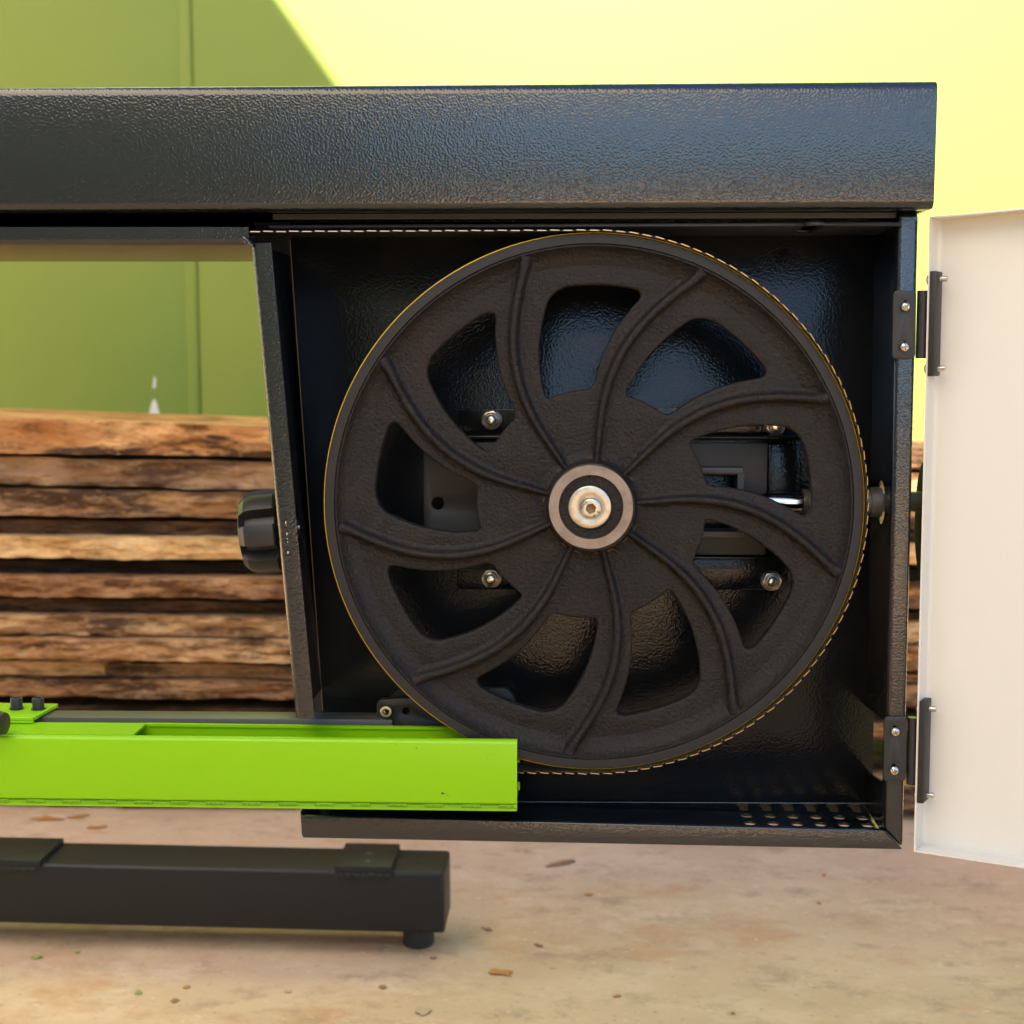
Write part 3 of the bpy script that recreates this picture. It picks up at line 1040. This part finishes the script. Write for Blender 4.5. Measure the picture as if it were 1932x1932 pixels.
# top and bottom lips
for h, sg in ((Hd, 1), (0, -1)):
    sec2 = [(sg * TS, LIP), (0, LIP)] + [(-sg * (rr + math.cos(a) * rr) + sg * 0, rr + math.sin(a) * rr) for a in []]
    loop = [(0, 0), (0, LIP), (sg * TS, LIP), (sg * TS, -TS), (0, -TS)]
    va = [door_pt(-TS, h + a, b3) for a, b3 in loop]; vb = [door_pt(DW, h + a, b3) for a, b3 in loop]
    n = len(loop)
    mb.add(va + vb, [(k, (k + 1) % n, n + (k + 1) % n, n + k) for k in range(n)] + [tuple(range(n)), tuple(range(2 * n - 1, n - 1, -1))])
door = mb.build('case_door', 'cream_paint', MILL, smooth=35)


def phillips(name, c, r, parent, rot=.3):
    c = Vector(c)
    mb = MB()
    prof = [(r, .0), (r, -.0012), (r * .93, -.0024), (r * .75, -.0034), (r * .45, -.0040), (0, -.0042)]
    mb.lathe(c, (0, 1, 0), prof, 32, 0)
    for k in range(2):
        a = rot + k * PI / 2
        d = Vector((math.cos(a), 0, math.sin(a))); e = Vector((-math.sin(a), 0, math.cos(a)))
        L, w = r * .62, r * .15
        mb.prism([c + d * L + e * w * .5 + Vector((0, -.0041, 0)), c + d * L * .35 + e * w + Vector((0, -.00435, 0)), c - d * L * .35 + e * w + Vector((0, -.00435, 0)), c - d * L + e * w * .5 + Vector((0, -.0041, 0)),
                  c - d * L - e * w * .5 + Vector((0, -.0041, 0)), c - d * L * .35 - e * w + Vector((0, -.00435, 0)), c + d * L * .35 - e * w + Vector((0, -.00435, 0)), c + d * L - e * w * .5 + Vector((0, -.0041, 0))], (0, .002, 0), 1)
    return mb.build(name, ['zinc_bright', 'socket_rust'], parent, smooth=50)


def hinge(leaf_px, screws, slots, bar_top, bar_bot, barrel, splits, studs):
    YH = -.0030
    mb = MB()
    o2 = rounded([(P(u, v, YH).x, P(u, v, YH).z) for u, v in leaf_px], .0035, 5)
    hol = [rounded([(P(u - 5.5, v - 5, YH).x, P(u - 5.5, v - 5, YH).z), (P(u + 5.5, v - 5, YH).x, P(u + 5.5, v - 5, YH).z),
                    (P(u + 5.5, v + 14, YH).x, P(u + 5.5, v + 14, YH).z), (P(u - 5.5, v + 14, YH).x, P(u - 5.5, v + 14, YH).z)], .0026, 5) for u, v in slots]
    me = plate_mesh(o2, hol, .0028, .0004, 1)
    vs, fs = mesh_verts(me, Matrix.Translation((0, YH + .0014, 0)) @ XZ)
    mb.add(vs, fs)
    # barrel of three knuckles
    (u0, v0), (u1, v1), ru = barrel
    a, b3 = P(u0, v0, .0015), P(u1, v1, .0015)
    rad = ru * .00047
    cuts = [0] + [(P(u0, s, 0).z - a.z) / (b3.z - a.z) for s in splits] + [1]
    for c0, c1 in zip(cuts, cuts[1:]):
        mb.cyl(a + (b3 - a) * (c0 + .002), a + (b3 - a) * (c1 - .002), rad, None, 28)
    mb.cyl(a + (b3 - a) * .01, a + (b3 - a) * .99, rad * .9, None, 20)
    leafx = P(leaf_px[1][0] - 3, leaf_px[1][1], YH).x
    hg = mb.build('hinge', 'black_metal', MILL, smooth=35, weld=False)
    for u, v, rt_ in screws:
        phillips('hinge_screw', P(u, v, YH - .0002), 9.2 * .00047, hg, rt_)
    # leaf against the door's folded edge
    mb = MB()
    h0, h1 = (P(bar_bot[0], bar_bot[1], .0) - DB).dot(up_d), (P(bar_top[0], bar_top[1], .0) - DB).dot(up_d)
    corners = [door_pt(.0004, h0, LIP + .0015), door_pt(.0004, h0, LIP - .017), door_pt(.0004, h1, LIP - .017), door_pt(.0004, h1, LIP + .0015)]
    mb.prism(corners, dd * .0058)
    mb.build('door_leaf', 'black_metal', hg, bevel=.0010, seg=2)
    # fill between barrel and leaf
    mb = MB()
    ha, hb2 = (a - DB).dot(up_d), (b3 - DB).dot(up_d)
    base = door_pt(.0004, 0, LIP - .006) - DB
    mb.prism([b3 + Vector((0, 0, .001)), DB + base + up_d * (hb2 + .001), DB + base + up_d * (ha - .001), a - Vector((0, 0, .001))], (0, .0030, 0))
    mb.build('leaf_web', 'black_metal', hg)
    for hv in studs:
        h = (P(1750, hv, 0) - DB).dot(up_d)
        c0 = door_pt(.0050, h, LIP - .0075)
        mb = MB()
        for q in range(5):
            mb.cyl(c0 + dd * (q * .0016), c0 + dd * (q * .0016 + .0009), .0026, .0026, 16)
            mb.cyl(c0 + dd * (q * .0016 + .0009), c0 + dd * (q * .0016 + .0016), .0021, .0021, 16)
        c1 = door_pt(-TS, h, LIP - .0075)
        mb.lathe(c1, -dd, [(.0050, 0), (.0050, .0010), (.0040, .0024), (.002, .0030), (0, .0031)], 20)
        mb.build('hinge_stud', 'zinc_bright', hg, smooth=50)


hinge([(1686.5, 549), (1728.3, 549), (1726.2, 676), (1684, 676)], [(1708, 579, .7), (1706, 655, .2)], [(1707, 571), (1705, 647)],
      (1761, 513), (1757, 710), ((1741.5, 548), (1738, 676.5), 10.5), (584, 639), (528, 696))
hinge([(1669.6, 1352.6), (1710.6, 1352.6), (1708.4, 1473.5), (1667.4, 1473.5)], [(1689, 1380, .35), (1687, 1453, .25)], [(1688.5, 1373), (1686.5, 1446)],
      (1738, 1319), (1735, 1510), ((1722, 1353), (1719.5, 1479), 9.4), (1391.5, 1444), (1335.5, 1497.5))

# ------------------------------------------------------------------ cross beam of the log bed
YS = .745
sA, sB = P(-160, 1626, YS), P(837.5, 1648, YS)
hS = P(837.5, 1648, YS).z - P(838.5, 1762.5, YS).z
wS = .100
BED = empty('bed_cross_beam', P(400, 1780, YS + .05), 'dark grey square steel cross beam standing on a black foot on the concrete, below the lime guard', 'steel beam')
mb = MB()
n_ = Vector((0, 0, -1))
mb.prism([sA, sB, sB + n_ * hS + Vector((.0005, 0, 0)), sA + n_ * hS], (0, wS, 0))
beam = mb.build('square_tube', 'stand_paint', BED, bevel=.0055, seg=5)
mb = MB()
c_ = PZ(790, 1629, sB.z + .0003)
mb.cyl(c_, c_ + Vector((0, 0, -.0004)), .0056, None, 20)
mb.build('bolt_hole', 'dark_mark', beam)
for (ua, ub) in ((-110, 76), (632, 739)):
    zt_ = sB.z + .010
    mb = MB()
    a, b3 = P(ua, 1636, YS - .004), P(ub, 1636, YS - .004)
    mb.box((a.x, YS - .006, zt_ - .0105), (b3.x, YS + wS * .93, zt_ + .001))
    pl = mb.build('bolt_plate', 'stand_paint', BED, bevel=.0010, seg=2)
    mb = MB()
    for k in range(int((b3.x - a.x) / .012)):
        x = a.x + .006 + k * .012
        mb.lathe((x, YS - .0052, sB.z - .002), (0, -1, .3), [(.0062, 0), (.0046, .0010), (.002, .0015), (0, .0016)], 12)
    mb.build('weld_bead', 'stand_paint', pl, smooth=50)
    if ub > 100:
        for u, v in ((697, 1609), (693, 1624)):
            c2 = PZ(u, v, zt_ + .0013)
            mb = MB()
            mb.cyl(c2, c2 + Vector((0, 0, -.0004)), .0042, None, 16)
            mb.build('screw_hole', 'bar_steel', pl)
mb = MB()
fx = P(790, 1775, YS + .05).x
zb0 = (sB + n_ * hS).z
mb.cyl((fx, YS + .05, zb0 - .0005), (fx, YS + .05, zb0 - .012), .012, None, 24)
mb.lathe((fx, YS + .05, 0), (0, 0, 1), [(0, 0), (.0225, 0), (.0235, .002), (.0235, max(.012, zb0 - .010)), (.021, max(.014, zb0 - .007)), (0, max(.014, zb0 - .007))], 36)
mb.build('levelling_foot', 'rubber', BED, smooth=35)

# ------------------------------------------------------------------ stack of live-edge boards
YK = 1.40
bx0, bx1 = -1.75, 1.75


def board(i, vL, vR, wL, wR, inset, mat, label, rough=.006, face=.35, x0=bx0, x1=bx1):

    """vL, vR: top edge at photo x = 0 and 500; wL, wR: bottom edge"""
    y = YK + inset
    t0, t1, b0, b1 = P(0, vL, y), P(500, vR, y), P(0, wL, y), P(500, wR, y)
    rng = random.Random(100 + i)
    sx, sz = rng.uniform(0, 50), rng.uniform(0, 50)
    NX, rows = 420, [(-1, 0), (0, .03), (0, .18), (0, .34), (0, .5), (0, .66), (0, .82), (0, .97), (-1, 1.0)]
    D = .30
    vs = []
    for k in range(NX + 1):
        x = x0 + (x1 - x0) * k / NX
        t = (x - t0.x) / (t1.x - t0.x)
        zt_ = t0.z + (t1.z - t0.z) * t; zb_ = b0.z + (b1.z - b0.z) * t
        wav = noise.noise(Vector((x * 2.1 + sx, 0, sz))) * .008 + noise.noise(Vector((x * 6 + sx, 3, sz))) * .006
        for kind, fr in rows:
            z = zt_ + (zb_ - zt_) * fr
            if kind == -1:
                yy = y + D
            else:
                n1 = noise.noise(Vector((x * 9 + sx, fr * 1.6, sz)))
                n2 = noise.noise(Vector((x * 34 + sx, fr * 5, sz + 7)))
                yy = y + wav + n1 * rough * 2.2 + n2 * rough * 1.1 + (fr - .5) * face * .03
                z += n2 * .0012 + (noise.noise(Vector((x * 5 + sx, fr * .8, sz + 3))) * .0026 + noise.noise(Vector((x * 17 + sx, fr * .8, sz + 5))) * .0012) * (1 if fr > .5 else .55) * min(1, (zt_ - zb_) / .05)
            vs.append((x, yy, z))
    n = len(rows)
    fs = [(k * n + j, k * n + (j + 1) % n, (k + 1) * n + (j + 1) % n, (k + 1) * n + j) for k in range(NX) for j in range(n)]
    fs += [tuple(range(n)), tuple(range((NX + 1) * n - 1, NX * n - 1, -1))]
    mb = MB().add(vs, fs)
    o = mb.build('timber_board', mat, None, smooth=45)
    return tag(o, label, 'board', 'stacked live-edge boards')


BOARDS = [
    (785, 802, 856, 865, -.010, 'wood_orange', 'topmost board of the stack, orange heartwood streak above dark bark', .008),
    (861, 870, 916, 925, .004, 'wood_bark', 'second board from the top of the stack, even brown bark edge', .007),
    (920, 929, 973, 982, .000, 'wood_brown', 'third board from the top of the stack, brown bark with reddish lower edge', .007),
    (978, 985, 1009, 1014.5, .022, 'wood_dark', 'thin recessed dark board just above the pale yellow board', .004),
    (1010.5, 1015.5, 1053, 1057, -.012, 'wood_sap', 'pale yellow sapwood board, brightest in the stack', .006),
    (1055, 1060, 1083, 1088, .026, 'wood_gap_shade', 'recessed board coloured black as gap shade, just under the pale yellow board', .004),
    (1084.5, 1090, 1126, 1133, -.010, 'wood_red', 'reddish brown board below the black gap, level with the knob bottom', .008),
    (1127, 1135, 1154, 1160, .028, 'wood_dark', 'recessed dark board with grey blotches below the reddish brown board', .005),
    (1157.5, 1162, 1198, 1203, .010, 'wood_patchy', 'patchy tan and brown board in the lower half of the stack', .007),
    (1204, 1208, 1245, 1252, -.008, 'wood_light', 'orange brown board with pale wood streaks, third above the lime guard', .008),
    (1246.5, 1253.5, 1277, 1281, .030, 'wood_brown', 'recessed brown board with a tan end patch, second above the lime guard', .005),
    (1279, 1283, 1316, 1322, .022, 'wood_brown', 'lowest lit board just above the lime guard and its bolts', .007),
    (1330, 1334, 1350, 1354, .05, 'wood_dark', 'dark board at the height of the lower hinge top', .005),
    (1358, 1362, 1381, 1386, .0, 'wood_orange', 'pinkish brown board seen through the cut-out beside the lower hinge', .006),
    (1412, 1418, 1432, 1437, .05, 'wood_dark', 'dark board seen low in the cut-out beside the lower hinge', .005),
    (1447, 1452, 1481, 1486, .02, 'wood_brown', 'brown board second from the concrete, seen beside the door edge', .006),
    (1489, 1494, 1517, 1522, .0, 'wood_bark', 'bottom board of the stack nearest the concrete', .006),
]
for i, (a, b_, c_, d_, ins, mt, lb, rg) in enumerate(BOARDS):
    board(i, a, b_, c_, d_, ins, mt, lb, rg)
board(40, 1246, 1251, 1275.5, 1279, .012, 'wood_tan', 'short tan board ending near the left edge, low in the stack above the bolts', .002, x1=P(192, 1260, YK).x)

# ------------------------------------------------------------------ lime wall
YWALL = 2.75
WALL = empty('lime_wall', (0, YWALL, 0), 'lime green panelled wall behind the boards, half in sun and half in shade', 'wall')
sx = P(370, 400, YWALL).x
for k in range(-3, 3):
    pass
x_l = [sx - 2.4 * 2, sx - 2.4, sx, sx + 3.6, sx + 6.0]
for k in range(4):
    mb = MB()
    mb.box((x_l[k] + .002, YWALL, 0), (x_l[k + 1] - .002, YWALL + .05, 4.2))
    mb.build('wall_panel', 'lime_wall', WALL, bevel=.004, seg=2)
mb = MB()
mb.box((x_l[0], YWALL + .006, 0), (x_l[-1], YWALL + .06, 4.19))
mb.build('joint_backing', 'wall_joint', WALL)
mb = MB()
mb.box((sx - .036, YWALL - .0025, 0), (sx - .006, YWALL + .004, 4.19))
mb.build('cover_strip', 'lime_wall', WALL, bevel=.001, seg=2)
mb = MB()
q = P(290, 764, YWALL - .002)
mb.prism([q + Vector((-.016, 0, -.03)), q + Vector((.017, 0, -.03)), q + Vector((.008, 0, .008)), q + Vector((.001, 0, .018)), q + Vector((-.007, 0, .004))], (0, .003, 0))
q = P(291, 722, YWALL - .002)
mb.prism([q + Vector((-.006, 0, -.014)), q + Vector((.003, 0, -.016)), q + Vector((.006, 0, .012)), q + Vector((0, 0, .018))], (0, .003, 0))
mb.build('paint_scuff', 'wall_scuff', WALL)

# ------------------------------------------------------------------ ground and small litter
mb = MB()
mb.add([(-40, -40, 0), (40, -40, 0), (40, 40, 0), (-40, 40, 0)], [(0, 1, 2, 3)])
g = mb.build('ground', 'concrete')
tag(g, 'tan concrete yard floor with brown stains', None, None, 'structure')
base_mat('leaf_brown', (.33, .17, .085), .7, 0, .3)
base_mat('leaf_orange', (.48, .21, .05), .7, 0, .3)
base_mat('leaf_green', (.30, .33, .09), .7, 0, .3)
base_mat('chip_pale', (.52, .36, .22), .8, 0, .3)
base_mat('grit_dark', (.26, .18, .115), .8, 0, .3)
LIT = [  # u, v, length px, width px, tilt, kind
    (1055, 1630, 55, 9, .35, 'leaf_brown', 'long curled brown leaf on the concrete under the tray', 'leaf'),
    (945, 1836, 46, 13, -.15, 'leaf_orange', 'bright orange leaf scrap at the bottom of the photo', 'leaf'),
    (797, 1908, 27, 17, .1, 'chip_pale', 'pale thick wood chip near the bottom edge', 'wood chip'),
    (730, 1786, 0, 0, 0, None, '', ''),
    (1018, 1784, 20, 5, -.4, 'leaf_brown', 'thin brown sliver below the right end of the beam', 'wood sliver'),
    (722, 1863, 14, 6, .1, 'leaf_brown', 'small reddish chip below the black foot', 'wood chip'),
    (1163, 1880, 17, 4, .05, 'leaf_orange', 'small orange sliver right of the orange leaf', 'wood sliver'),
    (738, 1736, 0, 0, 0, None, '', ''),
    (1112, 1688, 16, 6, 0, 'leaf_orange', 'faint orange chip on the open concrete below the curled leaf', 'wood chip'),
    (920, 1754, 22, 6, -.3, 'leaf_brown', 'brown scrap just right of the beam end', 'wood chip'),
    (818, 1808, 14, 6, 0, 'grit_dark', 'brownish crumb just under the black foot', 'crumb'),
    (136, 1598, 25, 8, .3, 'leaf_green', 'yellow green leaf behind the left bolt plate', 'leaf'),
    (69, 1806, 24, 7, 0, 'leaf_green', 'green leaf scrap in the shadow under the beam', 'leaf'),
    (145, 1797, 14, 6, 0, 'leaf_green', 'second green leaf scrap, right of the first under the beam', 'leaf'),
    (352, 1863, 14, 6, 0, 'leaf_orange', 'small rusty chip below the middle of the beam', 'wood chip'),
    (330, 1888, 15, 7, .1, 'leaf_brown', 'rust coloured chip nearest the bottom left', 'wood chip'),
    (262, 1873, 12, 10, .8, 'leaf_green', 'grey green crumpled leaf at the lower left', 'leaf'),
    (543, 1871, 14, 7, .1, 'chip_pale', 'pale cream chip between beam and bottom edge', 'wood chip'),
    (1383, 1912, 10, 5, 0, 'leaf_brown', 'brown speck on the bare concrete at right', 'wood chip'),
    (1545, 1704, 8, 7, 0, 'leaf_orange', 'orange speck below the tray corner', 'wood chip'),
    (1555, 1651, 7, 5, 0, 'leaf_orange', 'orange speck just under the tray corner', 'wood chip'),
    (150, 1541, 40, 9, .2, 'leaf_orange', 'orange leaf litter scrap under the lime guard', 'leaf'),
    (85, 1545, 60, 12, 0, 'leaf_orange', 'largest orange leaf litter patch under the lime guard', 'leaf'),
    (180, 1562, 34, 8, .1, 'leaf_orange', 'orange leaf litter between guard and beam', 'leaf'),
]
for k, (u, v, L, w, tl, mt, lb, cat) in enumerate(LIT):
    if not mt: continue
    rng = random.Random(k)
    c_ = PZ(u, v, .001)
    dep = (c_ - CAM).dot(FW)
    s = dep / FPX
    fl = dep / CAMH                    # ground foreshortening
    n = 11
    ring = []
    for q in range(n):
        t_ = 2 * PI * q / n
        rr_ = rng.uniform(.55, 1.3)
        ex, ey = math.cos(t_) * L / 2 * s * rr_, math.sin(t_) * w / 2 * s * rr_ * min(fl, 2.2)
        ex2 = ex * math.cos(tl) - ey * math.sin(tl); ey2 = ex * math.sin(tl) * 1.8 + ey * math.cos(tl)
        ring.append(Vector((c_.x + ex2, c_.y + ey2, .0006 + .0022 * abs(math.sin(t_ * 1.5 + k)) * min(1, L / 25))))
    top_ = [p_ + Vector((0, 0, .0007)) for p_ in ring]
    cen = Vector((c_.x, c_.y, .0028 if L > 24 else .0016))
    mb = MB()
    mb.add(ring + top_ + [cen, Vector((c_.x, c_.y, .0006))],
           [(i, (i + 1) % n, n + (i + 1) % n, n + i) for i in range(n)] + [(n + i, n + (i + 1) % n, 2 * n) for i in range(n)] + [((i + 1) % n, i, 2 * n + 1) for i in range(n)])
    o = mb.build({'leaf': 'dry_leaf', 'wood chip': 'wood_chip', 'wood sliver': 'wood_sliver', 'crumb': 'crumb'}[cat], mt, None, smooth=50)
    tag(o, lb, cat, 'leaf and chip litter on the concrete')

# ------------------------------------------------------------------ sun, sky and the canopy added unseen for shade and warm fill
SUN_EL, SUN_AZ = math.radians(38), math.radians(8)    # azimuth: sun behind the camera, this far round to the left
sdir = Vector((math.sin(SUN_AZ) * math.cos(SUN_EL), math.cos(SUN_AZ) * math.cos(SUN_EL), -math.sin(SUN_EL)))   # way the light travels
sl = bpy.data.lights.new('sun', 'SUN')
sl.energy, sl.angle, sl.color = 5.0, math.radians(.53), (1, .94, .84)
so = bpy.data.objects.new('sun', sl)
COL.objects.link(so)
so.location = (-3, -8, 8)
so.rotation_euler = sdir.to_track_quat('-Z', 'Y').to_euler()

ZC = 4.2
e1, e2 = P(525, 0, YWALL), P(635, 155, YWALL)


def back_to(p, z): return p - sdir * ((p.z - z) / sdir.z) if False else p + (-sdir) * ((z - p.z) / (-sdir.z))


q1, q2 = back_to(e1, ZC), back_to(e2, ZC)
ed = (q2 - q1); ed.z = 0; ed.normalize()
if ed.x < 0: ed = -ed
# intersect with the planes y = front and y = rear
YREAR, XEND = -8.0, 2.6


def on_edge(x): return q1 + ed * ((x - q1.x) / ed.x)


fl_, fr_ = on_edge(-3.0), on_edge(XEND)
DIFFUSER = empty('diffuser', (-1, -3, 0), 'added unseen cream cloth canopy stretched over the yard on steel posts, shading the saw', 'diffuser')
mb = MB()
mb.add([(fl_.x, fl_.y, ZC), (fr_.x, fr_.y, ZC), (XEND, YREAR, ZC), (-3.0, YREAR, ZC)], [(0, 1, 2, 3)])
mb.build('diffuser_cloth', 'diffuser_cloth', DIFFUSER)
for (x, y) in ((fl_.x + .1, fl_.y - .4), (XEND - .1, fr_.y - .3), (XEND - .1, YREAR + .1), (-2.9, YREAR + .1)):
    mb = MB()
    mb.box((x - .04, y - .04, 0), (x + .04, y + .04, ZC - .001))
    mb.build('post', 'diffuser_steel', DIFFUSER)  # unseen post, added only to hold up the cloth
mb = MB()
mb.box((-12, -6.0, 0), (-.9, -5.0, 3.4))  # unseen box added to darken reflections and shade the ground at left
tag(mb.build('dark_blocker', 'blocker_grey'), 'added unseen dark grey green shed standing behind the camera at the left', 'blocker')

mb = MB()
mb.box((-2, -16, 0), (30, -14.5, 2.0))  # low unseen box added to darken reflections near the horizon
tag(mb.build('low_baffle', 'baffle_dark'), 'added unseen low dark hedge along the far side of the yard behind the camera', 'baffle')

w = bpy.data.worlds.new('World')
scene.world = w
w.use_nodes = True
nt = w.node_tree
sky = nt.nodes.new('ShaderNodeTexSky')
sky.sky_type = 'NISHITA'
sky.sun_disc = False
sky.sun_elevation = SUN_EL
sky.sun_rotation = math.atan2(-sdir.x, -sdir.y)
sky.air_density, sky.dust_density, sky.ozone_density = 1.0, 0.0, 3.0
nt.links.new(sky.outputs['Color'], nt.nodes['Background'].inputs['Color'])
nt.nodes['Background'].inputs['Strength'].default_value = .062

vs_ = scene.view_settings
vs_.view_transform = 'Standard'
vs_.look = 'None'
vs_.exposure = 2.6
vs_.gamma = 1
vs_.use_curve_mapping = False
scene.cycles.use_denoising = True
scene.cycles.max_bounces = 8
scene.cycles.use_adaptive_sampling = True
scene.cycles.adaptive_threshold = .01
print('diffuser', fl_, fr_)
